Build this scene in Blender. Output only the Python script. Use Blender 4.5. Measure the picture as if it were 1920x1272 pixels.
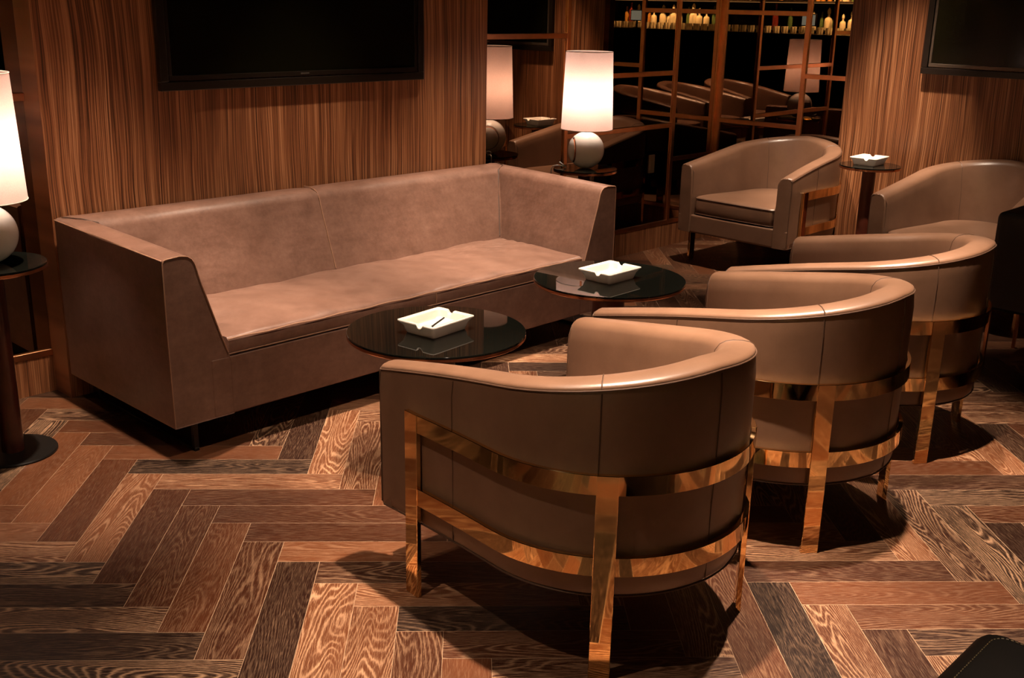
import bpy, bmesh, math, random
from mathutils import Vector, Matrix
R = math.radians
PI = math.pi
for o in list(bpy.data.objects):
    bpy.data.objects.remove(o, do_unlink=True)
SC = bpy.context.scene
COL = SC.collection

# ------------------------------------------------------------------ camera
cam_d = bpy.data.cameras.new('camera')
cam = bpy.data.objects.new('camera', cam_d)
COL.objects.link(cam)
SC.camera = cam
cam_d.sensor_fit = 'HORIZONTAL'
cam_d.sensor_width = 36.0
cam_d.lens = 2027.0 / 1920 * 36.0
cam_d.clip_start = 0.02
AZ, PITCH, ROLL = R(43.71), R(17.29), R(1.14)
_f = Vector((math.cos(PITCH) * math.cos(AZ), math.cos(PITCH) * math.sin(AZ), -math.sin(PITCH)))
_r = Vector((math.sin(AZ), -math.cos(AZ), 0))
_u = _r.cross(_f)
_r2 = _r * math.cos(ROLL) + _u * math.sin(ROLL)
_u2 = -_r * math.sin(ROLL) + _u * math.cos(ROLL)
cam.matrix_world = Matrix(((_r2.x, _u2.x, -_f.x, 0), (_r2.y, _u2.y, -_f.y, 0), (_r2.z, _u2.z, -_f.z, 1.5), (0, 0, 0, 1)))

# ------------------------------------------------------------------ world, exposure
w = bpy.data.worlds.new('world')
SC.world = w
w.use_nodes = True
w.node_tree.nodes['Background'].inputs[0].default_value = (1.0, 0.6, 0.35, 1)
w.node_tree.nodes['Background'].inputs[1].default_value = 0.0
SC.view_settings.view_transform = 'Standard'
SC.view_settings.look = 'None'
SC.view_settings.exposure = 0.0
SC.view_settings.gamma = 1.0
SC.view_settings.use_curve_mapping = False

# ------------------------------------------------------------------ room lights (ceiling downlights and added fill spots)
ROOM_Z = 2.85
WARM = (1.0, 0.79, 0.60)
# x, y, aim x, aim y, power, full cone, blend
SPOTS = [
    (1.72, 3.35, 1.78, 3.35, 600, 44, 0.9),
    (2.75, 3.35, 2.75, 3.35, 370, 50, 0.9),
    (3.75, 3.35, 3.62, 3.35, 680, 44, 0.9),
    (2.32, 2.60, 2.30, 2.55, 330, 24, 0.5),
    (3.30, 2.66, 3.28, 2.61, 420, 24, 0.5),
    (0.62, 1.75, 1.45, 1.75, 110, 38, 0.9),
    (1.10, 2.45, 1.10, 2.40, 90, 44, 0.9),  # added spot: lights the floor that the chair's brass band mirrors
    (1.92, 1.56, 1.93, 1.62, 980, 48, 0.8),
    (2.98, 1.46, 2.98, 1.34, 980, 52, 0.8),
    (3.95, 1.78, 3.75, 1.78, 560, 36, 0.8),
    (4.98, 3.28, 5.60, 3.32, 430, 40, 0.9),
    (5.62, 2.72, 5.83, 2.82, 560, 36, 0.8),
    (4.85, 2.15, 5.45, 2.35, 430, 38, 0.9),
    (1.95, 2.20, 2.15, 2.95, 150, 52, 0.9),  # added fill, brightens the left part of the sofa front
    (3.10, 2.15, 3.30, 2.98, 150, 52, 0.9),  # added fill, brightens the right part of the sofa front
    (0.20, 0.70, 0.20, 0.70, 420, 56, 0.9),  # unseen, added so the brass bands reflect a lit floor
    (1.35, -0.35, 1.35, -0.35, 420, 56, 0.9),  # unseen, added behind the chairs for the brass reflections
    (2.90, -0.40, 2.90, -0.40, 420, 56, 0.9),  # unseen, added for the brass and soft bounce on the chair backs
]
for i, (x, y, ax, ay, pw, cone, bl) in enumerate(SPOTS):
    l = bpy.data.lights.new('downlight_or_fill_beam', 'SPOT')
    l.energy = pw
    l.color = WARM
    l.spot_size = R(cone)
    l.spot_blend = bl
    l.shadow_soft_size = 0.03
    o = bpy.data.objects.new('downlight_or_fill_beam', l)
    COL.objects.link(o)
    o.location = (x, y, ROOM_Z - 0.03)
    o.rotation_euler = Vector((ax - x, ay - y, -(ROOM_Z - 0.35))).to_track_quat('-Z', 'Y').to_euler()

# ------------------------------------------------------------------ node helpers
def mat(name):
    m = bpy.data.materials.new(name)
    m.use_nodes = True
    nt = m.node_tree
    return m, nt, nt.nodes['Principled BSDF']

def N(nt, kind, **kw):
    n = nt.nodes.new(kind)
    for k, v in kw.items():
        setattr(n, k, v)
    return n

def L(nt, a, b):
    nt.links.new(a, b)

def math_node(nt, op, a, b=None, c=None):
    n = nt.nodes.new('ShaderNodeMath')
    n.operation = op
    for i, v in enumerate((a, b, c)):
        if v is None:
            continue
        if isinstance(v, (int, float)):
            n.inputs[i].default_value = v
        else:
            nt.links.new(v, n.inputs[i])
    return n.outputs[0]

def ramp(nt, fac, stops):
    n = nt.nodes.new('ShaderNodeValToRGB')
    cr = n.color_ramp
    while len(cr.elements) < len(stops):
        cr.elements.new(0.5)
    for e, (p, c) in zip(cr.elements, stops):
        e.position = p
        e.color = (*c, 1) if len(c) == 3 else c
    nt.links.new(fac, n.inputs[0])
    return n.outputs[0]

def noise(nt, vec, scale, detail=3, rough=0.5, dist=0.0):
    n = nt.nodes.new('ShaderNodeTexNoise')
    n.inputs['Scale'].default_value = scale
    n.inputs['Detail'].default_value = detail
    n.inputs['Roughness'].default_value = rough
    n.inputs['Distortion'].default_value = dist
    if vec is not None:
        nt.links.new(vec, n.inputs['Vector'])
    return n.outputs['Fac']

def mapped(nt, src, scale=(1, 1, 1), loc=(0, 0, 0)):
    n = nt.nodes.new('ShaderNodeMapping')
    n.inputs['Scale'].default_value = scale
    n.inputs['Location'].default_value = loc
    nt.links.new(src, n.inputs['Vector'])
    return n.outputs[0]

def mix(nt, fac, a, b, blend='MIX'):
    n = nt.nodes.new('ShaderNodeMix')
    n.data_type = 'RGBA'
    n.blend_type = blend
    for s, v in ((0, fac), (6, a), (7, b)):
        if isinstance(v, (int, float)):
            n.inputs[s].default_value = v
        elif isinstance(v, tuple):
            n.inputs[s].default_value = (*v, 1)
        else:
            nt.links.new(v, n.inputs[s])
    return n.outputs[2]

def bump(nt, bs, h, strength, dist=0.01):
    b = nt.nodes.new('ShaderNodeBump')
    b.inputs['Strength'].default_value = strength
    b.inputs['Distance'].default_value = dist
    nt.links.new(h, b.inputs['Height'])
    nt.links.new(b.outputs[0], bs.inputs['Normal'])

def plain(name, col, rough=0.5, metal=0.0, spec=None, coat=0.0, var=0.0):
    m, nt, b = mat(name)
    b.inputs['Roughness'].default_value = rough
    b.inputs['Metallic'].default_value = metal
    if spec is not None:
        b.inputs['Specular IOR Level'].default_value = spec
    b.inputs['Coat Weight'].default_value = coat
    tc = N(nt, 'ShaderNodeTexCoord')
    nf = noise(nt, tc.outputs['Object'], 14, 3)
    lo = tuple(c * (1 - var) for c in col)
    hi = tuple(min(1, c * (1 + var)) for c in col)
    L(nt, ramp(nt, nf, [(0.3, lo), (0.7, hi)]), b.inputs['Base Color'])
    return m

M = {}
# --- herringbone oak: UVMap = metres along/across the plank, second layer = plank random numbers
PW, PL = 0.1174, 0.587
def floor_material():
    m, nt, b = mat('limed_oak_herringbone')
    uv = N(nt, 'ShaderNodeUVMap', uv_map='UVMap').outputs[0]
    rn = N(nt, 'ShaderNodeUVMap', uv_map='rand').outputs[0]
    s = N(nt, 'ShaderNodeSeparateXYZ'); L(nt, uv, s.inputs[0])
    r = N(nt, 'ShaderNodeSeparateXYZ'); L(nt, rn, r.inputs[0])
    u, v = s.outputs[0], s.outputs[1]
    r1, r2 = r.outputs[0], r.outputs[1]
    cx = N(nt, 'ShaderNodeCombineXYZ')
    L(nt, math_node(nt, 'MULTIPLY_ADD', r1, 47.0, u), cx.inputs[0])
    L(nt, math_node(nt, 'MULTIPLY_ADD', r2, 31.0, v), cx.inputs[1])
    P = cx.outputs[0]
    # cathedral figure: contour lines of a stretched noise field
    warp = noise(nt, mapped(nt, P, (1.3, 8.0, 1)), 1.0, 1.6, 0.4)
    fine = noise(nt, mapped(nt, P, (38, 260, 1)), 1.0, 2, 0.6)
    field = math_node(nt, 'MULTIPLY_ADD', warp, 46.0, math_node(nt, 'MULTIPLY', fine, 0.75))
    field = math_node(nt, 'MULTIPLY_ADD', v, 52.0, field)
    ring = math_node(nt, 'SINE', math_node(nt, 'MULTIPLY', field, 5.2))
    ring = math_node(nt, 'MULTIPLY_ADD', ring, 0.5, 0.5)
    ringl = math_node(nt, 'POWER', ring, 3.2)
    # pores
    pores = noise(nt, mapped(nt, P, (22, 420, 1)), 1.0, 3, 0.65)
    porel = ramp(nt, pores, [(0.50, (0, 0, 0)), (0.68, (1, 1, 1))])
    blotch = noise(nt, mapped(nt, P, (4, 14, 1)), 1.0, 3, 0.6)
    base = ramp(nt, r1, [(0.0, (0.009, 0.0026, 0.0011)), (0.25, (0.024, 0.0056, 0.0018)), (0.5, (0.046, 0.0118, 0.0036)), (0.75, (0.080, 0.0225, 0.0072)), (1.0, (0.150, 0.050, 0.019))])
    dark = mix(nt, 1.0, base, (0.42, 0.36, 0.32), 'MULTIPLY')
    c = mix(nt, blotch, dark, base)
    amt = ramp(nt, r2, [(0.0, (0.04,) * 3), (0.45, (0.16,) * 3), (0.7, (0.45,) * 3), (1.0, (1.0,) * 3)])
    hl = mix(nt, 0.80, base, (0.47, 0.27, 0.155))
    k = math_node(nt, 'MULTIPLY', ringl, amt)
    patch = ramp(nt, noise(nt, mapped(nt, P, (3, 9, 1), (3, 7, 0)), 1.0, 2), [(0.35, (0.25,) * 3), (0.6, (1, 1, 1))])
    k = math_node(nt, 'MULTIPLY', k, patch)
    c = mix(nt, k, c, hl)
    k2 = math_node(nt, 'MULTIPLY', porel, math_node(nt, 'MULTIPLY_ADD', amt, 0.45, 0.16))
    c = mix(nt, k2, c, hl)
    # thin pale joint around each plank
    du = math_node(nt, 'MINIMUM', u, math_node(nt, 'SUBTRACT', PL, u))
    dv = math_node(nt, 'MINIMUM', v, math_node(nt, 'SUBTRACT', PW, v))
    d = math_node(nt, 'MINIMUM', du, dv)
    edge = math_node(nt, 'LESS_THAN', d, 0.0006)
    c = mix(nt, edge, c, (0.34, 0.22, 0.14))
    L(nt, c, b.inputs['Base Color'])
    b.inputs['Specular IOR Level'].default_value = 0.28
    rr = math_node(nt, 'MULTIPLY_ADD', pores, 0.25, 0.28)
    L(nt, rr, b.inputs['Roughness'])
    h = math_node(nt, 'SUBTRACT', math_node(nt, 'MULTIPLY', porel, -0.3), math_node(nt, 'MULTIPLY', math_node(nt, 'LESS_THAN', d, 0.0016), 1.0))
    bump(nt, b, h, 0.25, 0.002)
    return m
M['floor'] = floor_material()

def veneer(name, along, mult=1.0):
    """vertical striped veneer; 'along' is the horizontal axis of the panel"""
    m, nt, b = mat(name)
    tc = N(nt, 'ShaderNodeTexCoord')
    s = N(nt, 'ShaderNodeSeparateXYZ'); L(nt, tc.outputs['Object'], s.inputs[0])
    h = s.outputs['XYZ'.index(along)]
    z = s.outputs[2]
    cx = N(nt, 'ShaderNodeCombineXYZ')
    L(nt, h, cx.inputs[0]); L(nt, z, cx.inputs[1])
    P = cx.outputs[0]
    wob = noise(nt, mapped(nt, P, (2.2, 1.0, 1)), 1.0, 2)
    hw = math_node(nt, 'MULTIPLY_ADD', wob, 0.075, h)
    cy = N(nt, 'ShaderNodeCombineXYZ')
    L(nt, hw, cy.inputs[0]); L(nt, math_node(nt, 'MULTIPLY', z, 0.006), cy.inputs[1])
    Q = cy.outputs[0]
    a = noise(nt, Q, 185, 3, 0.65)
    bb = noise(nt, Q, 34, 3, 0.6)
    t = math_node(nt, 'MULTIPLY_ADD', a, 0.72, math_node(nt, 'MULTIPLY', bb, 0.36))
    c = ramp(nt, t, [(0.41, (0.038 * mult, 0.0125 * mult, 0.0045 * mult)), (0.50, (0.14 * mult, 0.047 * mult, 0.017 * mult)), (0.58, (0.27 * mult, 0.105 * mult, 0.042 * mult)), (0.68, (0.42 * mult, 0.20 * mult, 0.095 * mult))])
    fib = noise(nt, mapped(nt, P, (900, 9, 1)), 1.0, 2)
    c = mix(nt, 0.35, c, ramp(nt, fib, [(0.3, (0.3, 0.3, 0.3)), (0.7, (1, 1, 1))]), 'MULTIPLY')
    L(nt, c, b.inputs['Base Color'])
    b.inputs['Roughness'].default_value = 0.42
    return m
M['wood_x'] = veneer('zebrano_veneer_back', 'X', 1.4)
M['wood_y'] = veneer('zebrano_veneer_side', 'Y', 1.4)
M['wood_col'] = plain('dark_red_stained_wood', (0.07, 0.016, 0.009), 0.3, var=0.25, coat=0.3)

def leather(name, lo, hi, rough, scuff=0.0, bmp=0.15):
    m, nt, b = mat(name)
    tc = N(nt, 'ShaderNodeTexCoord')
    P = tc.outputs['Object']
    n1 = noise(nt, P, 7.5, 5, 0.68)
    c = ramp(nt, n1, [(0.3, lo), (0.7, hi)])
    if scuff:
        n2 = noise(nt, P, 11, 4, 0.62)
        c = mix(nt, 1.0, c, ramp(nt, n2, [(0.30, (0.80, 0.79, 0.78)), (0.50, (0.97, 0.97, 0.97)), (0.72, (1.0, 1.0, 1.0))]), 'MULTIPLY')
        n4 = noise(nt, mapped(nt, P, (9, 9, 34)), 1.0, 3, 0.6)
        c = mix(nt, 1.0, c, ramp(nt, n4, [(0.35, (0.86, 0.84, 0.82)), (0.65, (1.0, 1.0, 1.0))]), 'MULTIPLY')
        n3 = noise(nt, P, 60, 4, 0.75)
        c = mix(nt, 0.30, c, ramp(nt, n3, [(0.35, (0.62, 0.55, 0.50)), (0.65, (1, 1, 1))]), 'MULTIPLY')
    L(nt, c, b.inputs['Base Color'])
    b.inputs['Roughness'].default_value = rough + 0.02
    b.inputs['Specular IOR Level'].default_value = 0.7
    grain = noise(nt, P, 320, 2)
    big = noise(nt, P, 9, 3, 0.5)
    bump(nt, b, math_node(nt, 'MULTIPLY_ADD', big, 6.0 * (1.0 if scuff else 0.35), grain), bmp, 0.0012)
    return m
M['leather'] = leather('smooth_taupe_leather', (0.128, 0.064, 0.037), (0.168, 0.087, 0.052), 0.33)
M['seam'] = plain('leather_seam', (0.07, 0.033, 0.018), 0.5)
M['sofa'] = leather('worn_rose_brown_leather', (0.160, 0.081, 0.057), (0.222, 0.120, 0.088), 0.31, 0.55, 0.25)
M['sofa_seam'] = plain('sofa_seam', (0.30, 0.16, 0.10), 0.45)
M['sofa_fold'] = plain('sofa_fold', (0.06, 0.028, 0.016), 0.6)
M['black_leather'] = leather('black_leather', (0.006, 0.0045, 0.004), (0.012, 0.009, 0.007), 0.45)
M['stitch'] = plain('pale_stitch', (0.14, 0.10, 0.05), 0.6)
M['brass'] = plain('polished_brass', (0.95, 0.66, 0.33), 0.05, 1.0, var=0.04)
M['copper'] = plain('brushed_copper', (0.78, 0.36, 0.19), 0.22, 1.0, var=0.08)
M['bronze_bar'] = plain('bronze_glazing_bar', (0.72, 0.34, 0.17), 0.30, 1.0, var=0.08)
M['mirror'] = plain('smoked_mirror', (0.36, 0.28, 0.22), 0.0, 1.0)
M['glass_top'] = plain('black_glass', (0.004, 0.004, 0.003), 0.02, 0.0, spec=0.55, coat=0.0)
M['black_metal'] = plain('black_metal', (0.010, 0.008, 0.007), 0.35, 0.3)
M['tv_frame'] = plain('tv_frame_black', (0.014, 0.009, 0.006), 0.28)
M['tv_screen'] = plain('tv_screen_glass', (0.006, 0.0055, 0.002), 0.12, spec=0.6)  # faint olive in the base colour stands in for a room reflection
M['tv_bezel'] = plain('tv_bezel_grey', (0.16, 0.12, 0.09), 0.35, 0.6)
M['silver'] = plain('silver_badge', (0.7, 0.66, 0.6), 0.3, 1.0)
M['ceramic'] = plain('white_glazed_ceramic', (0.90, 0.80, 0.70), 0.18, coat=0.4)
M['lamp_ceramic'] = plain('cream_glazed_ceramic', (0.86, 0.82, 0.72), 0.25, coat=0.3, var=0.05)
M['cord'] = plain('white_cord', (0.75, 0.68, 0.58), 0.5)
M['dark_wall'] = plain('dark_wall_paint', (0.020, 0.012, 0.008), 0.8, var=0.2)
M['ceiling'] = plain('dark_ceiling_paint', (0.018, 0.011, 0.008), 0.85, var=0.2)
M['outlet'] = plain('bronze_outlet', (0.40, 0.25, 0.13), 0.35, 0.7)
M['bar_front'] = plain('bar_front_lacquer', (0.008, 0.006, 0.005), 0.2)
M['bar_top'] = plain('bar_top_stone', (0.05, 0.035, 0.02), 0.12, coat=0.5, var=0.3)

def shade_material():
    m = bpy.data.materials.new('blush_linen_shade')
    m.use_nodes = True
    nt = m.node_tree
    nt.nodes.clear()
    out = N(nt, 'ShaderNodeOutputMaterial')
    tc = N(nt, 'ShaderNodeTexCoord')
    nf = noise(nt, mapped(nt, tc.outputs['Object'], (260, 260, 260)), 1.0, 2)
    c = ramp(nt, nf, [(0.3, (0.66, 0.45, 0.385)), (0.7, (0.72, 0.50, 0.43))])
    d = N(nt, 'ShaderNodeBsdfDiffuse'); L(nt, c, d.inputs[0])
    t = N(nt, 'ShaderNodeBsdfTranslucent'); L(nt, c, t.inputs[0])
    mx = N(nt, 'ShaderNodeMixShader'); mx.inputs[0].default_value = 0.62
    L(nt, d.outputs[0], mx.inputs[1]); L(nt, t.outputs[0], mx.inputs[2])
    L(nt, mx.outputs[0], out.inputs[0])
    return m
M['shade'] = shade_material()

def emit(name, col, s):
    m = bpy.data.materials.new(name); m.use_nodes = True
    b = m.node_tree.nodes['Principled BSDF']
    b.inputs['Base Color'].default_value = (*col, 1)
    b.inputs['Emission Color'].default_value = (*col, 1)
    b.inputs['Emission Strength'].default_value = s
    return m
M['lamp_lens'] = emit('downlight_lens', (1.0, 0.75, 0.5), 6.0)
M['screen_on'] = emit('till_screen', (0.55, 0.75, 0.8), 1.6)
M['strip'] = emit('shelf_light_strip', (1.0, 0.72, 0.35), 2.0)
M['sign_red'] = emit('small_red_sign', (0.9, 0.05, 0.04), 1.0)

# ------------------------------------------------------------------ mesh helpers
def link(name, bm, m=None, parent=None, smooth=True, angle=40):
    me = bpy.data.meshes.new(name)
    bmesh.ops.recalc_face_normals(bm, faces=bm.faces)
    bm.to_mesh(me); bm.free()
    for mm in (m if isinstance(m, (list, tuple)) else [m]):
        if mm: me.materials.append(mm)
    if smooth:
        for p in me.polygons: p.use_smooth = True
        try: me.set_sharp_from_angle(angle=R(angle))
        except Exception: pass
    o = bpy.data.objects.new(name, me)
    if smooth and m in (M.get('leather'), M.get('sofa'), M.get('black_leather'), M.get('ceramic')):
        wn = o.modifiers.new('weighted_normal', 'WEIGHTED_NORMAL'); wn.keep_sharp = True; wn.weight = 70
    COL.objects.link(o)
    if parent: o.parent = parent
    return o

def tag(o, label, cat, group=None):
    o['label'] = label; o['category'] = cat
    if group: o['group'] = group
    return o

def empty(name, loc, rz=0.0):
    o = bpy.data.objects.new(name, None)
    o.empty_display_size = 0.05
    COL.objects.link(o); o.location = loc; o.rotation_euler = (0, 0, rz)
    return o

def struct(o):
    o['kind'] = 'structure'
    return o

def copy_tree(o, parent=None):
    c = o.copy(); COL.objects.link(c); c.parent = parent
    for ch in list(o.children): copy_tree(ch, c)
    return c

def box(bm, lo, hi, bev=0.0, seg=2, mi=0):
    x0, y0, z0 = lo; x1, y1, z1 = hi
    vs = [bm.verts.new(p) for p in ((x0,y0,z0),(x1,y0,z0),(x1,y1,z0),(x0,y1,z0),(x0,y0,z1),(x1,y0,z1),(x1,y1,z1),(x0,y1,z1))]
    fs = [bm.faces.new([vs[i] for i in q]) for q in ((0,3,2,1),(4,5,6,7),(0,1,5,4),(1,2,6,5),(2,3,7,6),(3,0,4,7))]
    for f in fs: f.material_index = mi
    if bev > 0:
        es = set(e for f in fs for e in f.edges)
        bmesh.ops.bevel(bm, geom=list(es), offset=bev, segments=seg, profile=0.5, affect='EDGES', material=mi)

def grid_faces(bm, rows, close_u=False, close_v=False, mi=0):
    nu, nv = len(rows), len(rows[0])
    out = []
    for i in range(nu if close_u else nu - 1):
        for j in range(nv if close_v else nv - 1):
            a, b = rows[i][j], rows[(i+1) % nu][j]
            c, d = rows[(i+1) % nu][(j+1) % nv], rows[i][(j+1) % nv]
            q = []
            for v in (a, b, c, d):
                if v not in q: q.append(v)
            if len(q) > 2:
                try:
                    f = bm.faces.new(q); f.material_index = mi; out.append(f)
                except ValueError: pass
    return out

def tube(bm, pts, r, n=6, closed=False, mi=0):
    pts = [Vector(p) for p in pts]
    rows = []
    k = len(pts)
    up = None
    for i, p in enumerate(pts):
        t = (pts[(i+1) % k] if (closed or i < k-1) else p) - (pts[i-1] if (closed or i > 0) else p)
        t.normalize()
        if up is None:
            up = Vector((0,0,1)) if abs(t.z) < 0.9 else Vector((1,0,0))
        a = t.cross(up)
        if a.length < 1e-5: a = t.cross(Vector((0.3,1,0.2)))
        a.normalize(); b = a.cross(t).normalized(); up = b
        rows.append([bm.verts.new(p + a * (r*math.cos(2*PI*j/n)) + b * (r*math.sin(2*PI*j/n))) for j in range(n)])
    grid_faces(bm, rows, close_u=closed, close_v=True, mi=mi)
    if not closed:
        for rr in (rows[0], rows[-1]):
            f = bm.faces.new(rr); f.material_index = mi

def lathe(bm, prof, n=48, c=(0,0), mi=0):
    """prof: list of (r,z); r==0 closes"""
    rows = []
    for r, z in prof:
        if r < 1e-6:
            v = bm.verts.new((c[0], c[1], z)); rows.append([v]*n)
        else:
            rows.append([bm.verts.new((c[0]+r*math.cos(2*PI*j/n), c[1]+r*math.sin(2*PI*j/n), z)) for j in range(n)])
    return grid_faces(bm, rows, close_v=True, mi=mi)

def smoothstep(t):
    t = max(0.0, min(1.0, t)); return t*t*(3-2*t)

# ------------------------------------------------------------------ setting
YM, XM = 4.09, 6.18          # mirror planes
YP, XP = 3.95, 6.12         # veneered panel fronts
X0, Y0 = -5.2, -6.2          # far sides of the room, behind the camera

def make_floor():
    th = R(46.23)
    B = Vector((math.cos(th), math.sin(th))); A = Vector((math.sin(th), -math.cos(th)))
    a0, b0 = -0.8746 , 3.1818
    bm = bmesh.new()
    uv = bm.loops.layers.uv.new('UVMap'); rn = bm.loops.layers.uv.new('rand')
    rng = random.Random(11)
    lo = (X0, Y0); hi = (XM + 0.05, YM + 0.05)
    for m in range(-16, 17):
        for k in range(-80, 81):
            ta, tb = a0 + k*PW + m*PL, b0 - k*PW + m*PL       # top-right corner of a lengthwise plank
            # lengthwise plank: a in [ta-PW,ta], b in [tb-PL,tb];  crosswise: a in [ta,ta+PL], b in [tb-PW,tb]
            for kind in (0, 1):
                if kind == 0: q = [(ta-PW,tb-PL),(ta,tb-PL),(ta,tb),(ta-PW,tb)]
                else: q = [(ta,tb-PW),(ta+PL,tb-PW),(ta+PL,tb),(ta,tb)]
                P = [A*a + B*b for a, b in q]
                if max(p.x for p in P) < lo[0] or min(p.x for p in P) > hi[0] or max(p.y for p in P) < lo[1] or min(p.y for p in P) > hi[1]:
                    continue
                f = bm.faces.new([bm.verts.new((p.x, p.y, 0)) for p in P])
                r1, r2 = rng.random(), rng.random()
                uvs = [(0,0),(0,PW),(PL,PW),(PL,0)] if kind == 0 else [(0,0),(PL,0),(PL,PW),(0,PW)]
                for lp, c in zip(f.loops, uvs):
                    lp[uv].uv = c; lp[rn].uv = (r1, r2)
    for co, no in (((lo[0],0,0),(-1,0,0)),((hi[0],0,0),(1,0,0)),((0,lo[1],0),(0,-1,0)),((0,hi[1],0),(0,1,0))):
        bmesh.ops.bisect_plane(bm, geom=list(bm.verts)+list(bm.edges)+list(bm.faces), plane_co=co, plane_no=no, clear_outer=True)
    me = bpy.data.meshes.new('floor')
    for f in bm.faces:
        if f.normal.z < 0: f.normal_flip()
    bm.to_mesh(me); bm.free()
    me.materials.append(M['floor'])
    o = bpy.data.objects.new('floor', me); COL.objects.link(o)
    struct(o)
make_floor()

def sbox(name, lo, hi, m, bev=0.0):
    bm = bmesh.new(); box(bm, lo, hi, bev)
    return struct(link(name, bm, m, smooth=False))

sbox('ceiling', (X0, Y0, ROOM_Z), (XM+0.2, YM+0.2, ROOM_Z+0.1), M['ceiling'])
sbox('wall_back', (X0, YM, 0), (XM+0.2, YM+0.12, ROOM_Z), M['dark_wall'])
sbox('wall_right', (XM, Y0, 0), (XM+0.12, YM, ROOM_Z), M['dark_wall'])
sbox('wall_left', (X0-0.12, Y0, 0), (X0, YM, ROOM_Z), M['dark_wall'])
sbox('wall_front', (X0, Y0-0.12, 0), (XM+0.2, Y0, ROOM_Z), M['dark_wall'])
# veneered wall panels carrying the televisions
sbox('trim_1', (1.663, YP, 0), (3.912, YM, ROOM_Z), M['wood_x'], 0.002)
sbox('trim_2', (XP, 0.90, 0), (XM, 3.155, ROOM_Z), M['wood_y'], 0.002)
# low veneered plinths under the mirrors with copper ledge
PLZ = 0.147
sbox('baseboard_left', (X0, YM-0.012, 0), (1.663, YM, PLZ), M['wood_x'])
sbox('baseboard_back', (3.912, YM-0.012, 0), (XM, YM, PLZ), M['wood_x'])
sbox('baseboard_right', (XM-0.012, 3.155, 0), (XM, YM-0.012, PLZ), M['wood_y'])
sbox('baseboard_front', (XM-0.012, Y0, 0), (XM, 0.90, PLZ), M['wood_y'])
# smoked mirrors
sbox('trim_3', (3.912, YM-0.004, PLZ), (XM, YM-0.0005, ROOM_Z), M['mirror'])
sbox('trim_4', (XM-0.004, 3.155, PLZ), (XM-0.0005, YM-0.004, ROOM_Z), M['mirror'])
sbox('trim_5', (X0, YM-0.004, PLZ), (1.663, YM-0.0005, ROOM_Z), M['mirror'])
sbox('trim_6', (XM-0.004, Y0, PLZ), (XM-0.0005, 0.90, ROOM_Z), M['mirror'])
# bronze glazing bars on the mirrors
T = 0.012
def bars_back(name, verts, hors):
    bm = bmesh.new()
    for x, wd in verts: box(bm, (x-wd/2, YM-0.004-T, PLZ), (x+wd/2, YM-0.004, ROOM_Z), 0.0015, 1)
    for x0, x1, z, wd in hors: box(bm, (x0, YM-0.004-T+0.001, z-wd/2), (x1, YM-0.004, z+wd/2), 0.0015, 1)
    return struct(link(name, bm, M['bronze_bar'], smooth=False))
def bars_side(name, verts, hors):
    bm = bmesh.new()
    for y, wd in verts: box(bm, (XM-0.004-T, y-wd/2, PLZ), (XM-0.004, y+wd/2, ROOM_Z), 0.0015, 1)
    for y0, y1, z, wd in hors: box(bm, (XM-0.004-T+0.001, y0, z-wd/2), (XM-0.004, y1, z+wd/2), 0.0015, 1)
    return struct(link(name, bm, M['bronze_bar'], smooth=False))
bars_back('trim_7', [(4.672,.028),(5.703,.028),(XM-.018,.034)],
          [(3.912,4.672,1.331,.028),(4.672,5.703,1.102,.028),(4.672,5.703,.780,.028),(5.703,XM-.03,.564,.026),(3.912,XM-.03,.160,.026)])
bars_side('trim_8', [(3.46,.030),(YM-.030,.032)],
          [(3.46,YM-.04,.787,.028),(3.155,3.46,1.102,.028),(3.46,YM-.04,1.469,.028),(3.155,YM-.04,.160,.026)])
bars_back('trim_9', [(0.9,.028),(-1.2,.028)], [(0.9,1.663,1.137,.028),(X0,1.663,.160,.026),(-1.2,0.9,.783,.028)])
bars_side('trim_10', [(0.1,.028),(-2.0,.028)], [(0.1,0.90,1.103,.028),(Y0,0.90,.160,.026),(-2.0,0.1,.783,.028)])

# wall socket plate on the smoked mirror
bm = bmesh.new()
box(bm, (5.475,YM-.011,.494), (5.533,YM-.0042,.608), .003)
sock = link('wall_outlet', bm, M['outlet'], smooth=False)
tag(sock, 'small bronze wall outlet plate on the smoked mirror above the plinth, right of the lamp', 'outlet')
bm = bmesh.new()
box(bm, (5.489,YM-.0125,.509), (5.519,YM-.0108,.593), .002)
link('socket_insert', bm, M['outlet'], sock, smooth=False)

# ceiling downlight fittings, also over the added fill spots
ring_proto = None
for i, s_ in enumerate(SPOTS):
    if ring_proto is None:
        e = empty('ceiling_downlight', (s_[0], s_[1], ROOM_Z))
        bm = bmesh.new(); lathe(bm, [(.036,-.001),(.036,-.008),(.048,-.008),(.052,-.004),(.052,-.001)], 32)
        link('trim_ring', bm, M['black_metal'], e)
        bm = bmesh.new(); lathe(bm, [(0,-.003),(.034,-.003)], 32)
        link('lens', bm, M['lamp_lens'], e, smooth=False)
        ring_proto = e
    else:
        e = copy_tree(ring_proto); e.location = (s_[0], s_[1], ROOM_Z)
    tag(e, 'small round recessed downlight in the dark ceiling, outside the picture, in a set with added fill lights', 'ceiling light', 'recessed ceiling downlights')

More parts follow.
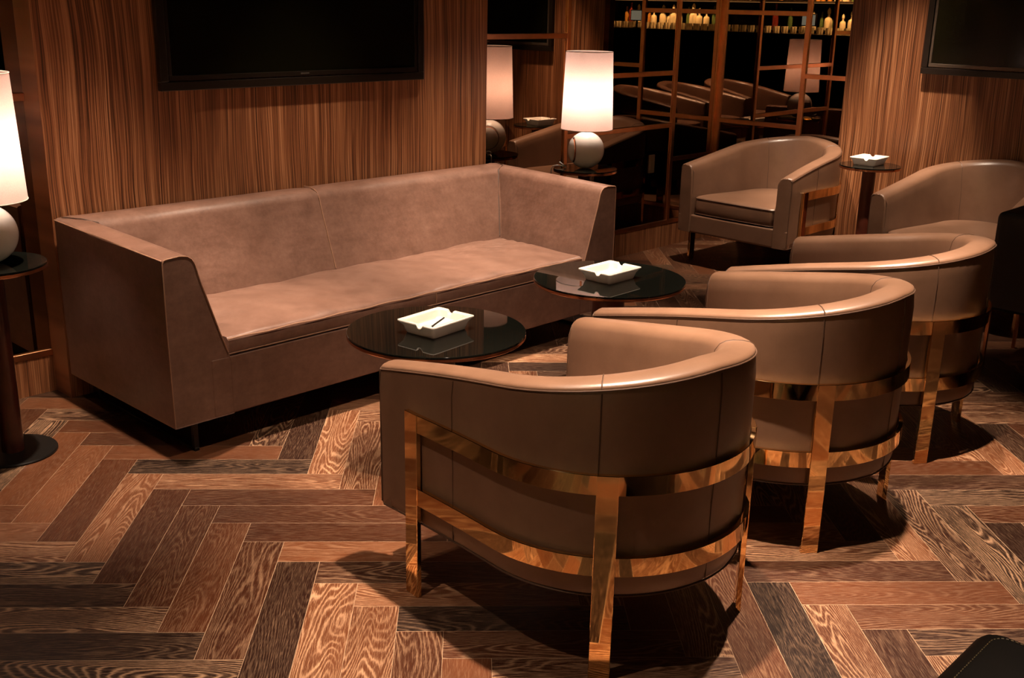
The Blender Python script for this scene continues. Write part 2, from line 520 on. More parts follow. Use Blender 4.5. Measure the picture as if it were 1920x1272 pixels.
# ------------------------------------------------------------------ televisions
def television(name, label, w, h, loc, rz, bez='tv_frame'):
    e = empty(name, loc, rz)      # local: x along wall, -y out of wall, z up from bottom edge
    bm = bmesh.new()
    f = .034
    for lo, hi in (((-w/2,-.030,0),(w/2,.0,f)), ((-w/2,-.030,h-f),(w/2,0,h)), ((-w/2,-.030,f),(-w/2+f,0,h-f)), ((w/2-f,-.030,f),(w/2,0,h-f))):
        box(bm, lo, hi, .003, 2)
    link('recess_frame', bm, M['tv_frame'], e, smooth=False)
    bm = bmesh.new()
    g = f+.004; b = .014
    for lo, hi in (((-w/2+g,-.024,g),(w/2-g,-.004,g+b+.006)), ((-w/2+g,-.024,h-g-b),(w/2-g,-.004,h-g)), ((-w/2+g,-.024,g+b+.006),(-w/2+g+b,-.004,h-g-b)), ((w/2-g-b,-.024,g+b+.006),(w/2-g,-.004,h-g-b))):
        box(bm, lo, hi, .002, 2)
    link('bezel', bm, M[bez], e, smooth=False)
    bm = bmesh.new()
    box(bm, (-w/2+g+b-.001,-.018,g+b+.004), (w/2-g-b+.001,-.004,h-g-b+.001))
    link('screen', bm, M['tv_screen'], e, smooth=False)
    bm = bmesh.new()
    box(bm, (-.022,-.0255,g+.007), (.022,-.0238,g+.013), .0005, 1)
    link('badge', bm, M['silver'], e, smooth=False)
    return e
tv = television('television', '', 1.345, .80, (2.797, YP, 1.147), 0)
tag(tv, 'large dark flat television in a black frame on the wood wall above the sofa', 'television')
tv2 = television('television', '', 1.345, .80, (XP, 2.017, 1.163), R(-90), 'tv_bezel')
tag(tv2, 'dark flat television on the right wood wall, above the far armchairs, cut by the frame', 'television')

# ------------------------------------------------------------------ sofa
SX0, SX1, SYF, SYB = 1.660, 3.968, 3.140, 3.925
SZ0, SZT = .108, .692
def sofa():
    e = empty('sofa', ((SX0+SX1)/2, (SYF+SYB)/2, 0))
    ox, oy = (SX0+SX1)/2, (SYF+SYB)/2
    def arm(side):
        # cross section in (d, z): d = distance inwards from outer face
        sec = [(0,SZ0),(0,.25),(-.002,.45),(0,SZT-.012),(.002,SZT-.004),(.010,SZT),(.060,SZT+.004),(.088,SZT-.001),(.103,SZT-.012),(.113,SZT-.030),(.128,SZT-.09),(.155,.52),(.190,.41),(.217,.335),(.226,.30),(.226,SZ0)]
        bm = bmesh.new()
        rows = []
        ys = [(SYF+.004,-.004),(SYF,0),(SYF+.006,.003)] + [(SYF+.006+(SYB-SYF-.01)*i/14,.003) for i in range(1,15)]
        for i, (y, g) in enumerate(ys):
            row = []
            for (d, z) in sec:
                zz = z + (.020 if z > .6 else 0) * (y-SYF)/(SYB-SYF)
                puff = .004*math.sin(PI*min(1,(y-SYF)/(SYB-SYF))) if .3 < z < .69 and d < .05 else 0
                dd = d - puff
                if i == 0:  # inset the rim so that the front edge rounds over
                    dd = d + (.004 if d < .1 else -.004); zz = zz - .004 if z > .3 else zz + (.004 if z < .2 else 0)
                x = SX0 + dd if side < 0 else SX1 - dd
                row.append(bm.verts.new((x-ox, y-oy, zz)))
            rows.append(row)
        grid_faces(bm, rows, close_v=True)
        bm.faces.new(rows[0]); bm.faces.new(rows[-1])
        o = link('armrest', bm, M['sofa'], e, angle=55)
        bm = bmesh.new()
        pt = [((SX0+d if side < 0 else SX1-d)-ox, SYF+.001-oy, z) for d, z in [(0.001,SZ0+.003),(-.001,.25),(-.003,.45),(-.001,SZT-.014),(.003,SZT-.004),(.010,SZT-.001),(.060,SZT+.003),(.088,SZT-.002),(.103,SZT-.013),(.113,SZT-.031),(.128,SZT-.09),(.155,.52),(.190,.41),(.217,.335)]]
        tube(bm, pt, .0022, 6)
        sx = (SX0-.0005 if side < 0 else SX1+.0005)-ox
        tube(bm, [(sx, SYF+.004-oy, SZT-.006), (sx, SYB-oy, SZT+.013)], .0022, 6)
        link('piping', bm, M['sofa_seam'], o)
    arm(-1); arm(1)
    # backrest: section in (y,z) swept along x
    XL, XR = SX0+.006, SX1-.006
    sec = [(SYB,SZ0),(SYB,.69),(SYB-.004,.708),(SYB-.016,.716),(SYB-.06,.719),(SYB-.09,.714),(SYB-.115,.700),(SYB-.130,.678),(SYB-.150,.62),(SYB-.190,.51),(SYB-.235,.39),(SYB-.245,.33),(SYB-.245,SZ0)]
    bm = bmesh.new(); rows = []
    n = 40
    for i in range(n+1):
        t = i/n; x = XL + (XR-XL)*t
        row = []
        for y, z in sec:
            # the back meets the sloping arm faces: widen towards the seat
            wid = max(0.0, (SZT-z)*.33) if z < SZT else 0
            xx = x + (t-.5)*0
            if z < .6: xx = XL+ .0 + (XR-XL)*t
            dz = -.004*math.exp(-((x-2.755)/.05)**2) if z > .7 else 0
            ed = min(x-SX0, SX1-x)
            if z > .6: dz -= .012*max(0, 1-ed/.03)
            dy = .005*math.exp(-((x-2.755)/.03)**2) if .35 < z < .70 else -.004*math.sin(3*x)
            row.append(bm.verts.new((xx-ox, y+dy*(1 if y < SYB-.05 else 0)-oy, z+dz)))
        rows.append(row)
    grid_faces(bm, rows, close_v=True)
    bm.faces.new(rows[0]); bm.faces.new(rows[-1])
    bk = link('backrest', bm, M['sofa'], e, angle=60)
    bm = bmesh.new()
    tube(bm, [(2.755-ox, y-oy-.001, z+.001) for y, z in [(SYB-.02,.718),(SYB-.06,.720),(SYB-.09,.715),(SYB-.113,.702),(SYB-.126,.68),(SYB-.146,.62),(SYB-.186,.51),(SYB-.231,.39)]], .0022, 6)
    link('seam', bm, M['sofa_seam'], bk)
    for s_ in (-1, 1):
        bm = bmesh.new()
        xx = lambda d: (SX0+d if s_ < 0 else SX1-d)-ox
        tube(bm, [(xx(.108), SYB-.118-oy, .700),(xx(.117), SYB-.129-oy, .68),(xx(.142), SYB-.150-oy, .61),(xx(.172), SYB-.190-oy, .51),(xx(.209), SYB-.233-oy, .395)], .0035, 6)
        tube(bm, [(xx(.108), SYB-.118-oy, .700),(xx(.06), SYB-.10-oy, .7165),(xx(.02), SYB-.02-oy, .716)], .0022, 6)
        link('corner_seam', bm, M['sofa_fold'], bk)
    # front rail and base
    bm = bmesh.new()
    box(bm, (SX0+.15-ox, SYF+.002-oy, SZ0), (SX1-.15-ox, SYB-.05-oy, .318), .006, 3)
    link('seat_base', bm, M['sofa'], e)
    # long bench cushion, gently crowned and rolled over at the front
    cx0, cx1 = SX0+.222, SX1-.222
    bm = bmesh.new()
    nx, ny = 140, 40
    yb = SYB-.232
    prof = [(SYF+.030,.319),(SYF+.008,.323),(SYF+.003,.345),(SYF+.005,.372),(SYF+.016,.384)] + [(SYF+.016+(yb-SYF-.016)*j/ny,.386) for j in range(1,ny)] + [(yb,.384),(yb,.319)]
    rng = random.Random(3)
    ph = [rng.uniform(0,6.28) for _ in range(6)]
    rows = []
    for i in range(nx+1):
        t = i/nx; x = cx0+(cx1-cx0)*t
        row = []
        for j, (y, z) in enumerate(prof):
            dz = 0; dx = 0
            if z > .36:
                u = (y-SYF)/(yb-SYF)
                dz = .011*math.sin(PI*min(1,max(0,u)))**.6 * (1-abs(2*t-1)**6)
                dz += .0035*math.sin(x*8+ph[0]+u*3)+.0024*math.sin(x*21+ph[1]-u*7)+.0013*math.sin(x*41+u*11)
                # soft diagonal pull wrinkles near the right end
                if t > .72: dz += .0026*math.sin((x*.6+y)*95)*smoothstep((t-.72)/.1)*math.exp(-((u-.78)/.2)**2)
                dz *= smoothstep(u/.10)
                dz -= .0015*math.exp(-((x-2.84)/.015)**2)*math.exp(-((u-.03)/.06)**2)
                dx = (.5-t)*.02*(1-u)*0
            # splay towards the back where the arms get thinner? cushion narrows with height
            row.append(bm.verts.new((x-ox+dx, y-oy, z+dz)))
        rows.append(row)
    grid_faces(bm, rows, close_v=True)
    bm.faces.new(rows[0]); bm.faces.new(rows[-1])
    cu = link('seat_cushion', bm, M['sofa'], e, angle=65)
    bm = bmesh.new()
    tube(bm, [(cx0+(cx1-cx0)*i/60-ox, SYF+.003-oy, .379+.002*math.sin(i*.9)) for i in range(61)], .0024, 6)
    tube(bm, [(cx0+(cx1-cx0)*i/60-ox, SYF+.004-oy, .326) for i in range(61)], .0024, 6)
    tube(bm, [(2.84-ox, SYF+.004-oy,.326),(2.84-ox, SYF+.001-oy,.352),(2.84-ox, SYF+.004-oy,.378)], .0022, 6)
    link('piping', bm, M['sofa_seam'], cu)
    for sx in (SX0+.085, SX1-.085):
        bm = bmesh.new()
        for y in (SYF+.03, SYB-.06):
            box(bm, (sx-.009-ox, y-.009-oy, 0), (sx+.009-ox, y+.009-oy, SZ0+.01), .001, 1)
        box(bm, (sx-.009-ox, SYF+.02-oy, 0), (sx+.009-ox, SYB-.05-oy, .012), .001, 1)
        link('leg', bm, M['black_metal'], e, smooth=False)
    tag(e, 'long worn brown leather sofa with bench seat against the wood wall under the television', 'sofa')
    return e
sofa()

# ------------------------------------------------------------------ tub chair
CR, CT = .355, .446          # outer radius of leather, forward reach of the arms
def outline(u_list=None, n_arm=10, n_arc=36):
    """outer outline from right arm tip round the back to the left arm tip; local facing +Y. returns (x,y,nx,ny,d) d = path distance from nearest tip"""
    pts = []
    for i in range(n_arm+1):
        y = CT*(1-i/n_arm); pts.append((CR+.022*(y/CT)**2, y))
    for i in range(1, n_arc):
        a = -PI*i/n_arc; pts.append((CR*math.cos(a), CR*math.sin(a)))
    for i in range(n_arm+1):
        y = CT*i/n_arm; pts.append((-(CR+.022*(y/CT)**2), y))
    out = []; acc = [0]
    for i in range(1, len(pts)): acc.append(acc[-1]+math.dist(pts[i], pts[i-1]))
    tot = acc[-1]
    for i, p in enumerate(pts):
        a = pts[max(0,i-1)]; b = pts[min(len(pts)-1,i+1)]
        tx, ty = b[0]-a[0], b[1]-a[1]; l = math.hypot(tx, ty); tx /= l; ty /= l
        out.append((p[0], p[1], -ty, tx, min(acc[i], tot-acc[i])))   # inward? fixed below
    res = []
    for x, y, nx, ny, d in out:
        # outward normal: points away from axis
        if nx*x + ny*min(y, 0) < 0: nx, ny = -nx, -ny
        res.append((x, y, nx, ny, d))
    return res
OUT = outline()
def rim(d): return .600 + .143*(1-(1-min(1,d/1.003))**1.35)
def tub_chair():
    e = empty('tub_armchair', (0,0,0))
    # upholstered shell
    bm = bmesh.new(); rows = []
    crown = [(.0005,-.007),(.003,-.001),(.010,.003),(.026,.006),(.045,.006),(.060,.003),(.072,-.005),(.081,-.020)]
    for x, y, nx, ny, d in OUT:
        h = rim(d)
        k = smoothstep(d/.5)
        th = .086 + .014*k
        sec = [(.010,.205),(.003,.212),(.0,.24),(.0,.40),(-.003,.50),(-.004,h-.06),(0,h-.02)]
        sec += [(o*th/.086, h+z) for o, z in crown]
        sec += [(th+.002,h-.06),(th+.004+.018*k,h-.16),(th+.008+.030*k,.40),(th+.008+.030*k,.30),(th+.006,.205)]
        rows.append([bm.verts.new((x-nx*o, y-ny*o, z)) for o, z in sec])
    grid_faces(bm, rows, close_v=True)
    for end in (0, -1):                   # rounded arm fronts
        row = rows[end]
        cx = sum(v.co.x for v in row)/len(row)
        r2 = []
        for v in row:
            p = v.co.copy(); p.y += .008
            p.x += (.006 if p.x < cx else -.006)
            if p.z > .55: p.z -= .006
            r2.append(bm.verts.new(p))
        grid_faces(bm, [row, r2], close_v=True)
        bm.faces.new(r2)
    shell = link('upholstered_shell', bm, M['leather'], e, angle=50)
    # piping along the outer rim and vertical panel seams
    bm = bmesh.new()
    tube(bm, [(x+nx*.0005, y+ny*.0005, rim(d)-.010) for x, y, nx, ny, d in OUT], .0021, 6)
    for sgn in (0, -1):
        x, y, nx, ny, d = OUT[sgn]
        sg = 1 if x > 0 else -1
        tube(bm, [(x-sg*.0015, y+.006, z) for z in (.215,.35,.50,rim(0)-.012)], .0022, 6)
        tube(bm, [(x-sg*.0015, y+.006, rim(0)-.012),(x-sg*.012, y+.008, rim(0)-.004),(x-sg*.045, y+.008, rim(0)+.002),(x-sg*.075, y+.007, rim(0)-.012),(x-sg*.088, y+.005, rim(0)-.04),(x-sg*.090, y+.005, .33)], .002, 6)
    tube(bm, [(x-nx*.003, y-ny*.003, .207) for x, y, nx, ny, d in OUT], .0026, 6)
    link('piping', bm, M['seam'], shell)
    def at_arc(ang=None, yy=None, sg=1):
        if ang is not None:
            a = R(ang); x, y = CR*math.sin(a), -CR*math.cos(a)
            return x, y, math.sin(a), -math.cos(a), CT+CR*(PI/2-abs(a))
        return sg*(CR+.022*(yy/CT)**2), yy, sg, 0, CT-yy
    for q in (at_arc(0), at_arc(47), at_arc(-47), at_arc(yy=.16, sg=1), at_arc(yy=.16, sg=-1)):
        x, y, nx, ny, d = q; h = rim(d)
        bm = bmesh.new()
        tube(bm, [(x+nx*o, y+ny*o, z) for o, z in ((-.001,.212),(.0003,.40),(.0035,.50),(.0045,h-.06),(.0005,h-.018))], .0016, 5)
        link('seam', bm, M['seam'], shell)
    for a in (47, -47):
        x, y, nx, ny, d = at_arc(a); h = rim(d)
        th = .1
        bm = bmesh.new()
        tube(bm, [(x-nx*o, y-ny*o, z) for o, z in [(.004,h-.009)]+[(o*th/.086, h+z+.0005) for o, z in crown]+[(th+.0015,h-.06),(th+.0215,h-.16),(th+.0375,.41)]], .0017, 5)
        link('seam', bm, M['seam'], shell)
    # base tray under the seat, with the apron across the front
    bm = bmesh.new()
    rows = []
    ins = [(x-nx*.05, y-ny*.05) for x, y, nx, ny, d in OUT]
    pl = [(.374,CT+.010),(.374,CT-.03)] + [(p[0],p[1]) for p in ins if p[1] < CT-.05] + [(-.374,CT-.03),(-.374,CT+.010)]
    bev = .006
    for z, s_ in ((.203,.985),(.207,.996),(.215,1),(.300,1),(.308,.996),(.311,.985)):
        rows.append([bm.verts.new((px*s_, py-(1-s_)*.4 if py > 0.3 else py, z)) for px, py in pl])
    grid_faces(bm, rows, close_v=True)
    bm.faces.new(rows[0]); bm.faces.new(rows[-1])
    link('seat_base', bm, M['leather'], e, angle=50)
    # loose seat cushion
    inner = []
    for x, y, nx, ny, d in OUT:
        k = smoothstep(d/.5); o = .086+.014*k+.012+.030*k
        if y <= CT-.02 or abs(x) < .3: inner.append((x-nx*o, y-ny*o))
    front = CT+.004
    fx_ = inner[0][0]
    loop = [(fx_, front-.02), (fx_-.012, front-.004), (fx_-.03, front)] + [(fx_-.03-(2*fx_-.06)*i/10, front+.003*math.sin(PI*i/10)) for i in range(1,10)] + [(-fx_+.03, front), (-fx_+.012, front-.004), (-fx_, front-.02)]
    loop += list(reversed(inner))
    cxy = (0, .06)
    bm = bmesh.new(); rows = []
    for z, s_ in ((.313,.95),(.316,.985),(.325,1),(.360,1.006),(.405,1),(.414,.992),(.420,.97),(.428,.88),(.434,.7),(.438,.45),(.440,.2)):
        rows.append([bm.verts.new(((px-cxy[0])*s_+cxy[0], (py-cxy[1])*s_+cxy[1], z)) for px, py in loop])
    grid_faces(bm, rows, close_v=True)
    bm.faces.new(rows[0]); bm.faces.new(rows[-1])
    cu = link('seat_cushion', bm, M['leather'], e, angle=60)
    bm = bmesh.new()
    for z in (.411,.321):
        tube(bm, [((px-cxy[0])*.999+cxy[0], (py-cxy[1])*.999+cxy[1], z) for px, py in loop], .0026, 6, closed=True)
    link('piping', bm, M['seam'], cu)
    # brass bands
    g, bt = .005, .012
    path = [q for q in OUT if q[1] <= .315]
    ins0 = []
    for z0, z1 in ((.466,.514),(.266,.314)):
        bm = bmesh.new(); rows = []
        for x, y, nx, ny, d in path:
            rows.append([bm.verts.new((x+nx*o, y+ny*o, z)) for o, z in ((g,z0+.001),(g+.001,z0),(g+bt-.001,z0),(g+bt,z0+.001),(g+bt,z1-.001),(g+bt-.001,z1),(g+.001,z1),(g,z1-.001))])
        grid_faces(bm, rows, close_v=True)
        bm.faces.new(rows[0]); bm.faces.new(rows[-1])
        link('band', bm, M['brass'], e, angle=30)
    # four flat posts
    for sg in (1, -1):
        bm = bmesh.new()
        xo = CR+.022*(.30/CT)**2
        x0, x1 = sorted((sg*(xo+g-.0005), sg*(xo+g+bt+.001)))
        box(bm, (x0, .280, 0), (x1, .332, .5145), .001, 1)
        link('leg', bm, M['brass'], e, smooth=False)
    for a in (43.4, -43.4):
        bm = bmesh.new()
        ra = R(a); n_ = Vector((math.sin(ra), -math.cos(ra), 0)); t_ = Vector((math.cos(ra), math.sin(ra), 0))
        box(bm, (-.025, CR+g-.0005, 0), (.025, CR+g+bt+.0015, .5145), .001, 1)
        for v in bm.verts:
            c = v.co; v.co = t_*c.x + n_*c.y + Vector((0,0,c.z))
        link('leg', bm, M['brass'], e, smooth=False)
    return e
chairs = [
    ((2.001,1.583), 83.74, 'brown leather tub armchair with brass bands, nearest to the camera, seen from behind'),
    ((2.8665,1.5872), 92.45, 'brown leather tub armchair with brass bands, middle one of the near row of three'),
    ((3.693,1.670), 99.38, 'brown leather tub armchair with brass bands, farthest of the near row of three'),
    ((5.800,3.360), 178.3, 'brown leather tub armchair facing the camera in the mirrored corner behind the tables'),
    ((5.70,2.11), 179.0, 'brown leather tub armchair by the right wood wall, partly hidden behind the near row'),
]
proto = tub_chair()
for i, ((x, y), az, lab) in enumerate(chairs):
    c = proto if i == 0 else copy_tree(proto)
    c.location = (x, y, 0); c.rotation_euler = (0, 0, R(az-90))
    tag(c, lab, 'armchair', 'brown tub armchairs with brass frames')

# ------------------------------------------------------------------ round tables
def table(name, loc, r, z, colr, baser):
    e = empty(name, (loc[0], loc[1], 0))
    bm = bmesh.new(); lathe(bm, [(0,z-.007),(r-.001,z-.007),(r,z-.006),(r,z-.0015),(r-.0015,z),(0,z)], 96)
    link('glass_top', bm, M['glass_top'], e, angle=25)
    bm = bmesh.new(); lathe(bm, [(0,z-.019),(r-.003,z-.019),(r+.0005,z-.016),(r+.0005,z-.0072),(0,z-.0072)], 96)
    link('copper_rim', bm, M['copper'], e, angle=25)
    bm = bmesh.new(); lathe(bm, [(0,.008),(colr,.008),(colr,z-.016),(0,z-.016)], 48)
    link('column', bm, M['wood_col'], e, angle=30)
    bm = bmesh.new(); lathe(bm, [(0,0),(baser,0),(baser,.005),(baser-.003,.009),(0,.009)], 64)
    link('base', bm, M['black_metal'], e, angle=30)
    return e
tag(table('coffee_table', (2.305,2.550), .2965, .46, .062, .19), 'round black glass coffee table with copper edge in front of the sofa, nearer the camera', 'coffee table', 'round black glass coffee tables')
tag(table('coffee_table', (3.290,2.615), .302, .46, .064, .19), 'round black glass coffee table with copper edge near the right end of the sofa', 'coffee table', 'round black glass coffee tables')
tag(table('side_table', (1.290,3.580), .172, .662, .036, .142), 'tall round side table under the lamp left of the sofa, cut by the picture edge', 'side table', 'tall round side tables')
tag(table('side_table', (4.432,3.722), .170, .665, .037, .142), 'tall round side table under the lit lamp behind the right arm of the sofa', 'side table', 'tall round side tables')
tag(table('side_table', (5.835,2.800), .168, .660, .037, .142), 'tall round side table with a white ashtray between the two far armchairs', 'side table', 'tall round side tables')

# ------------------------------------------------------------------ ashtrays
def ashtray(sx, sy):
    bm = bmesh.new()
    n = 36
    def ring(hx, hy, rad, z, notch=0.0):
        pts = []
        for cx_, cy_, a0_ in ((hx-rad,hy-rad,0),(-hx+rad,hy-rad,90),(-hx+rad,-hy+rad,180),(hx-rad,-hy+rad,270)):
            for i in range(5):
                a = R(a0_+90*i/4); pts.append((cx_+rad*math.cos(a), cy_+rad*math.sin(a)))
            # straight part to the next corner, subdivided for the notch
            nx_ = {0:(-hx+rad,hy),90:(-hx,-hy+rad),180:(hx-rad,-hy),270:(hx,hy-rad)}[a0_]
            p = pts[-1]
            for i in range(1, n): pts.append((p[0]+(nx_[0]-p[0])*i/n, p[1]+(nx_[1]-p[1])*i/n))
        vs = []
        for x, y in pts:
            zz = z
            if notch and abs(abs(x)-hx) < .004:   # notches in the two short sides
                q = abs(y - (-.25*hy if x < 0 else .25*hy)) / .0125
                if q < 1: zz = z - notch*(1-q*q)**.5
            vs.append(bm.verts.new((x, y, zz)))
        return vs
    hx, hy = sx/2, sy/2
    nt_ = .0115
    rows = [ring(hx*.70,hy*.70,.006,.0005), ring(hx*.76,hy*.76,.010,.0), ring(hx*.80,hy*.79,.012,.006), ring(hx*.865,hy*.86,.012,.026,nt_*.15),
            ring(hx*.97,hy*.96,.012,.038,nt_*.8), ring(hx,hy,.010,.0415,nt_), ring(hx*.995,hy*.995,.009,.0445,nt_), ring(hx*.97,hy*.965,.009,.0455,nt_),
            ring(hx*.86,hy*.82,.010,.0445,nt_), ring(hx*.82,hy*.77,.012,.041,nt_*.8), ring(hx*.76,hy*.70,.014,.022), ring(hx*.71,hy*.65,.014,.017)]
    grid_faces(bm, rows, close_v=True)
    bm.faces.new(rows[0]); bm.faces.new(rows[-1])
    return link('ashtray', bm, M['ceramic'], angle=50)
a1 = ashtray(.208,.163); a1.location = (2.299,2.546,.4603); a1.rotation_euler = (0,0,R(6))
tag(a1, 'white square ceramic ashtray holding a dark stick, on the nearer coffee table', 'ashtray', 'white ceramic ashtrays')
a2 = a1.copy(); COL.objects.link(a2); a2.location = (3.282,2.608,.4603); a2.rotation_euler = (0,0,R(1))
tag(a2, 'empty white square ceramic ashtray on the coffee table by the right end of the sofa', 'ashtray', 'white ceramic ashtrays')
a3 = a1.copy(); COL.objects.link(a3); a3.location = (5.85,2.815,.6603); a3.rotation_euler = (0,0,R(4)); a3.scale = (.92,.98,1)
tag(a3, 'white square ceramic ashtray on the tall side table between the far armchairs', 'ashtray', 'white ceramic ashtrays')
bm = bmesh.new(); tube(bm, [(2.214,2.470,.5080),(2.262,2.494,.5075),(2.309,2.518,.5070)], .0030, 8)
tag(link('match_stick', bm, M['black_metal']), 'thin dark stick lying across the white ashtray on the nearer coffee table', 'stick')

# ------------------------------------------------------------------ table lamps
def table_lamp(x, y, z, phi):
    e = empty('table_lamp', (x, y, z), phi)
    r, cz = .0965, .096
    # ball: main body and a slice separated by a copper band (band plane normal = local -X)
    def ball(x_lo, x_hi, mat_, name, rr):
        bm = bmesh.new(); rows = []
        n = 28
        for i in range(n+1):
            t = x_lo + (x_hi-x_lo)*(.5-.5*math.cos(PI*i/n))
            q = math.sqrt(max(0, rr*rr-t*t))
            if q < 1e-4:
                v = bm.verts.new((t, 0, cz)); rows.append([v]*48)
            else: rows.append([bm.verts.new((t, q*math.cos(2*PI*j/48), max(.0015, cz+q*math.sin(2*PI*j/48)))) for j in range(48)])
        grid_faces(bm, rows, close_v=True)
        for rw in (rows[0], rows[-1]):
            if rw[0] is not rw[1]: bm.faces.new(rw)
        return link(name, bm, mat_, e, angle=50)
    ball(-r, -.0745, M['lamp_ceramic'], 'ball_cap', r)
    ball(-.074, -.0665, M['copper'], 'copper_band', r-.004)
    ball(-.066, r, M['lamp_ceramic'], 'ball_body', r)
    bm = bmesh.new(); lathe(bm, [(0,.188),(.012,.188),(.012,.205),(.006,.207),(.006,.30),(.014,.30),(.014,.348),(0,.348)], 20)
    link('stem', bm, M['copper'], e, angle=40)
    z0, z1, r0, r1 = .206, .601, .136, .122
    bm = bmesh.new()
    lathe(bm, [(r0,z0),(r0,z0+.002)] + [(r0+(r1-r0)*t/10, z0+(z1-z0)*t/10) for t in range(1,11)], 72)
    link('lamp_shade', bm, M['shade'], e, angle=60)
    bm = bmesh.new()
    for zz, rr in ((z0,r0),(z1,r1)):
        tube(bm, [(rr*math.cos(2*PI*j/64), rr*math.sin(2*PI*j/64), zz) for j in range(64)], .0018, 5, closed=True)
    for a in (0, 120, 240):
        tube(bm, [(0.014*math.cos(R(a)), .014*math.sin(R(a)), .335),(r1*math.cos(R(a)), r1*math.sin(R(a)), z1-.004)], .0014, 5)
    link('shade_ring', bm, M['cord'], e)
    bm = bmesh.new()
    bmesh.ops.create_uvsphere(bm, u_segments=20, v_segments=12, radius=.019)
    for v in bm.verts: v.co.z += .372
    link('bulb', bm, M['lamp_lens'], e)
    l = bpy.data.lights.new('bulb_light', 'POINT'); l.energy = LAMP_W; l.color = (1.0,.86,.74); l.shadow_soft_size = .036
    lo = bpy.data.objects.new('bulb_light', l); COL.objects.link(lo); lo.parent = e; lo.location = (0,0,.372)
    return e
LAMP_W = 7.5
l1 = table_lamp(1.290, 3.580, .662, R(-130))
tag(l1, 'lit table lamp with white ball base left of the sofa, half out of the picture', 'table lamp', 'lit ball table lamps')
l2 = table_lamp(4.432, 3.722, .665, R(-38))
tag(l2, 'lit table lamp with white ball base on the side table behind the sofa arm', 'table lamp', 'lit ball table lamps')
bm = bmesh.new()
LX, LY = -.69, .72
def lamp_pt(a, z, side=0.0): return (4.432+a*LX+side*LY, 3.722+a*LY-side*LX, z)
pts = [lamp_pt(.1005, .669, -.01)]
for i in range(24):
    a_ = i/23*2*PI
    pts.append(lamp_pt(.122-.016*math.cos(a_), .681-.012*math.cos(a_)+.004*i/23, -.01+.016*math.sin(a_)+.012*i/23))
pts += [lamp_pt(.150,.676,.008), lamp_pt(.172,.672,.010), lamp_pt(.181,.655,.010), lamp_pt(.182,.5,.010), lamp_pt(.184,.25,.012), lamp_pt(.19,.02,.012), lamp_pt(.215,.004,.012), lamp_pt(.30,.004,.01)]
tube(bm, pts, .0032, 7)
tag(link('lamp_cord', bm, M['cord']), 'white cord looped beside the ball lamp behind the sofa arm', 'cord')
# ------------------------------------------------------------------ dark pieces at the right edge
e = empty('leather_stool', (4.93,1.48,0))
bm = bmesh.new(); box(bm, (-.21,-.19,.26), (.21,.19,.69), .025, 4)
link('seat_block', bm, M['black_leather'], e)
for sx in (-1,1):
    for sy in (-1,1):
        bm = bmesh.new(); box(bm, (sx*.185-.007, sy*.165-.007, 0), (sx*.185+.007, sy*.165+.007, .265), .001, 1)
        link('leg', bm, M['copper'], e, smooth=False)
tag(e, 'black upholstered block seat on thin legs at the right picture edge beside the far armchair', 'stool')

e = empty('leather_ottoman', (1.49,0.20,0))
bm = bmesh.new(); box(bm, (-.33,-.36,.06), (.33,.36,.465), .045, 5)
ot = link('seat_block', bm, M['black_leather'], e)
bm = bmesh.new()
def rrect(hx, hy, rad, z):
    p = []
    for cx_, cy_, a0_ in ((hx-rad,hy-rad,0),(-hx+rad,hy-rad,90),(-hx+rad,-hy+rad,180),(hx-rad,-hy+rad,270)):
        for i in range(7): p.append((cx_+rad*math.cos(R(a0_+15*i)), cy_+rad*math.sin(R(a0_+15*i)), z))
    return p
ring = rrect(.292,.322,.03,.4655)
for i in range(len(ring)):
    a, b = Vector(ring[i]), Vector(ring[(i+1) % len(ring)])
    n_ = max(1, int((b-a).length/.008))
    for k in range(n_):
        tube(bm, [a+(b-a)*(k+.15)/n_, a+(b-a)*(k+.75)/n_], .0011, 4)
link('stitching', bm, M['stitch'], ot, smooth=False)
for sx in (-1,1):
    for sy in (-1,1):
        bm = bmesh.new(); box(bm, (sx*.26-.02, sy*.29-.02, 0), (sx*.26+.02, sy*.29+.02, .065), .002, 1)
        link('leg', bm, M['black_metal'], e, smooth=False)
tag(e, 'black leather ottoman corner with pale stitching at the bottom right of the picture', 'ottoman')

# ------------------------------------------------------------------ bar behind the camera, seen in the mirrors
bx = -4.0
e = empty('bar_counter', (bx, -2.3, 0))
bm = bmesh.new(); box(bm, (-.25,-3.4,0), (.20,3.4,1.06), .004, 1)
link('counter_front', bm, M['bar_front'], e, smooth=False)
bm = bmesh.new(); box(bm, (-.32,-3.45,1.06), (.30,3.45,1.11), .006, 2)
link('counter_top', bm, M['bar_top'], e, smooth=False)
tag(e, 'long dark bar counter behind the camera, seen only in the smoked mirrors', 'bar counter')
e = empty('back_bar', (bx-.75, -2.3, 0))
bm = bmesh.new(); box(bm, (-.25,-3.4,0), (.25,3.4,1.05), .004, 1)
link('cabinet', bm, M['bar_front'], e, smooth=False)
for z in (1.14, 1.60, 2.24):
    bm = bmesh.new(); box(bm, (-.22,-3.35,z), (.16,3.35,z+.02), .002, 1)
    link('shelf', bm, M['bar_top'], e, smooth=False)
bm = bmesh.new(); box(bm, (-.25,-3.4,1.05), (-.22,3.4,2.5))
link('back_panel', bm, M['bar_front'], e, smooth=False)
for z in (1.585, 2.225):
    bm = bmesh.new(); box(bm, (.10,-3.3,z), (.13,3.3,z+.008))
    link('light_strip', bm, M['strip'], e, smooth=False)
tag(e, 'back bar with lit bottle shelves behind the camera, seen only in the mirrors', 'shelf unit')

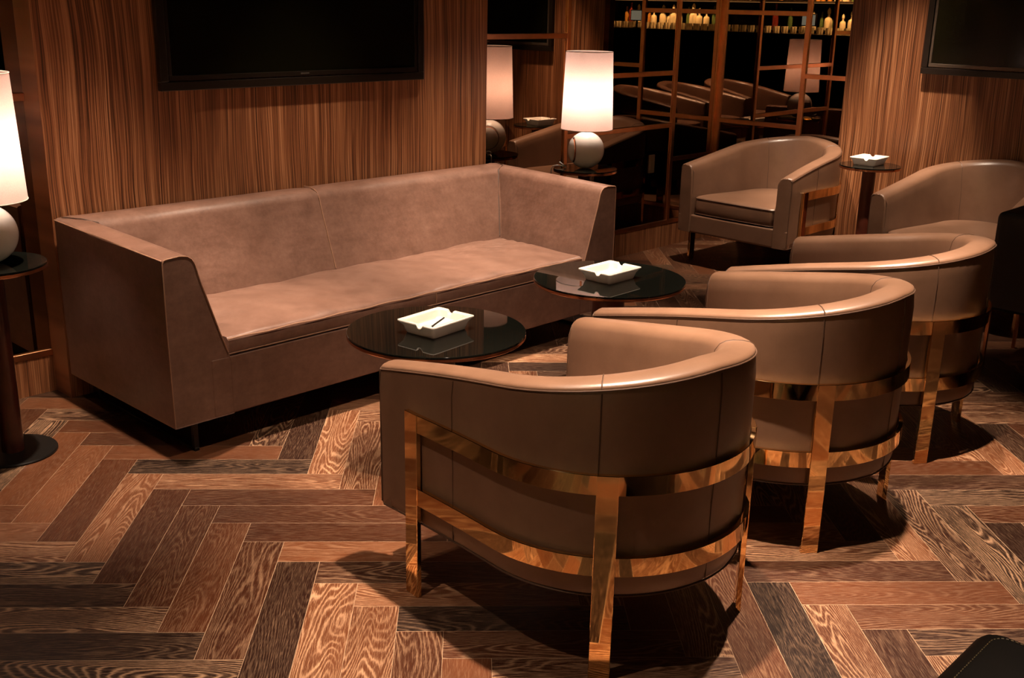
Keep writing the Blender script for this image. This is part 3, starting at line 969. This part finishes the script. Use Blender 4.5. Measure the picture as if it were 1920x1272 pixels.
def bottle(prof, m): 
    bm = bmesh.new(); lathe(bm, prof, 14)
    return link('bottle', bm, m, angle=50)
BT = [plain('amber_spirit', (.55,.26,.05), .12, coat=1.0), plain('pale_spirit', (.75,.66,.42), .1, coat=1.0), plain('green_bottle', (.10,.16,.05), .1, coat=1.0), plain('dark_red_bottle', (.20,.03,.02), .12, coat=1.0)]
profs = [[(0,0),(.038,0),(.040,.01),(.040,.19),(.034,.21),(.015,.24),(.013,.30),(.016,.302),(.016,.325),(0,.325)],
         [(0,0),(.055,0),(.058,.01),(.058,.13),(.050,.16),(.018,.18),(.015,.22),(.024,.225),(.026,.27),(.010,.30),(0,.31)],
         [(0,0),(.033,0),(.035,.01),(.033,.15),(.020,.20),(.014,.27),(.016,.275),(.014,.295),(0,.295)]]
bottles = [bottle(p, BT[i]) for i, p in enumerate(profs)] + [bottle(profs[0], BT[3])]
rng = random.Random(5)
used = set()
lbl = ['tall spirit bottle', 'squat pale decanter', 'slim green bottle', 'dark red bottle']
for z in (1.16, 1.62):
    y = -5.3
    while y < .9:
        # a dark stretch right behind the camera, as in the photograph
        if not (-2.9 < y < -1.5) or rng.random() < .25:
            k = rng.choice((0,1,1,1,0,2,3))
            src = bottles[k]
            if k in used:
                b = src.copy(); COL.objects.link(b)
            else: b = src; used.add(k)
            s_ = rng.uniform(.85,1.28)
            b.location = (bx-.75+rng.uniform(-.04,.06), y, z+.0005); b.scale = (s_, s_, s_)
            tag(b, lbl[k]+' on the lit back bar shelves, seen only in the mirrors', 'bottle', 'bottles on the back bar')
        y += rng.uniform(.125,.16)
bm = bmesh.new(); lathe(bm, [(0,.0),(.028,.0),(.030,.004),(.034,.10),(.031,.10),(.027,.012),(0,.010)], 12)
gl0 = link('tumbler', bm, BT[1], angle=50)
first = True
for row_ in range(2):
    y = -5.2
    while y < .8:
        g_ = gl0 if first else gl0.copy()
        if not first: COL.objects.link(g_)
        first = False
        g_.location = (bx-.22+.09*row_, y, 1.1105)
        tag(g_, 'clear tumbler in the rows of glasses on the bar counter, seen only in the mirrors', 'glass', 'tumblers on the bar counter')
        y += .16
for y in (-4.35, -.9):
    e = empty('till_screen', (bx+.16, y, 1.11), R(90))
    bm = bmesh.new(); box(bm, (-.13,-.02,.12), (.13,.01,.31), .006, 2)
    link('housing', bm, M['black_metal'], e, smooth=False)
    bm = bmesh.new(); box(bm, (-.115,-.0225,.135), (.115,-.0202,.295))
    link('screen', bm, M['screen_on'], e, smooth=False)
    bm = bmesh.new(); box(bm, (-.06,-.03,0), (.06,.05,.012), .002, 1); box(bm, (-.015,0,.01), (.015,.02,.14), .002, 1)
    link('stand', bm, M['black_metal'], e, smooth=False)
    tag(e, 'small glowing till screen on the bar counter, seen only in the mirrors', 'screen', 'till screens on the bar')
for y in (-4.6, -3.3, -.9, .3):
    l = bpy.data.lights.new('bar_light', 'SPOT'); l.energy = 650; l.color = (1.0,.75,.40); l.shadow_soft_size = .05
    l.spot_size = R(120); l.spot_blend = .4
    lo = bpy.data.objects.new('bar_light', l); COL.objects.link(lo); lo.location = (bx-.15, y, 2.30)
    lo.rotation_euler = Vector((-.55, 0, -.9)).to_track_quat('-Z', 'Y').to_euler()
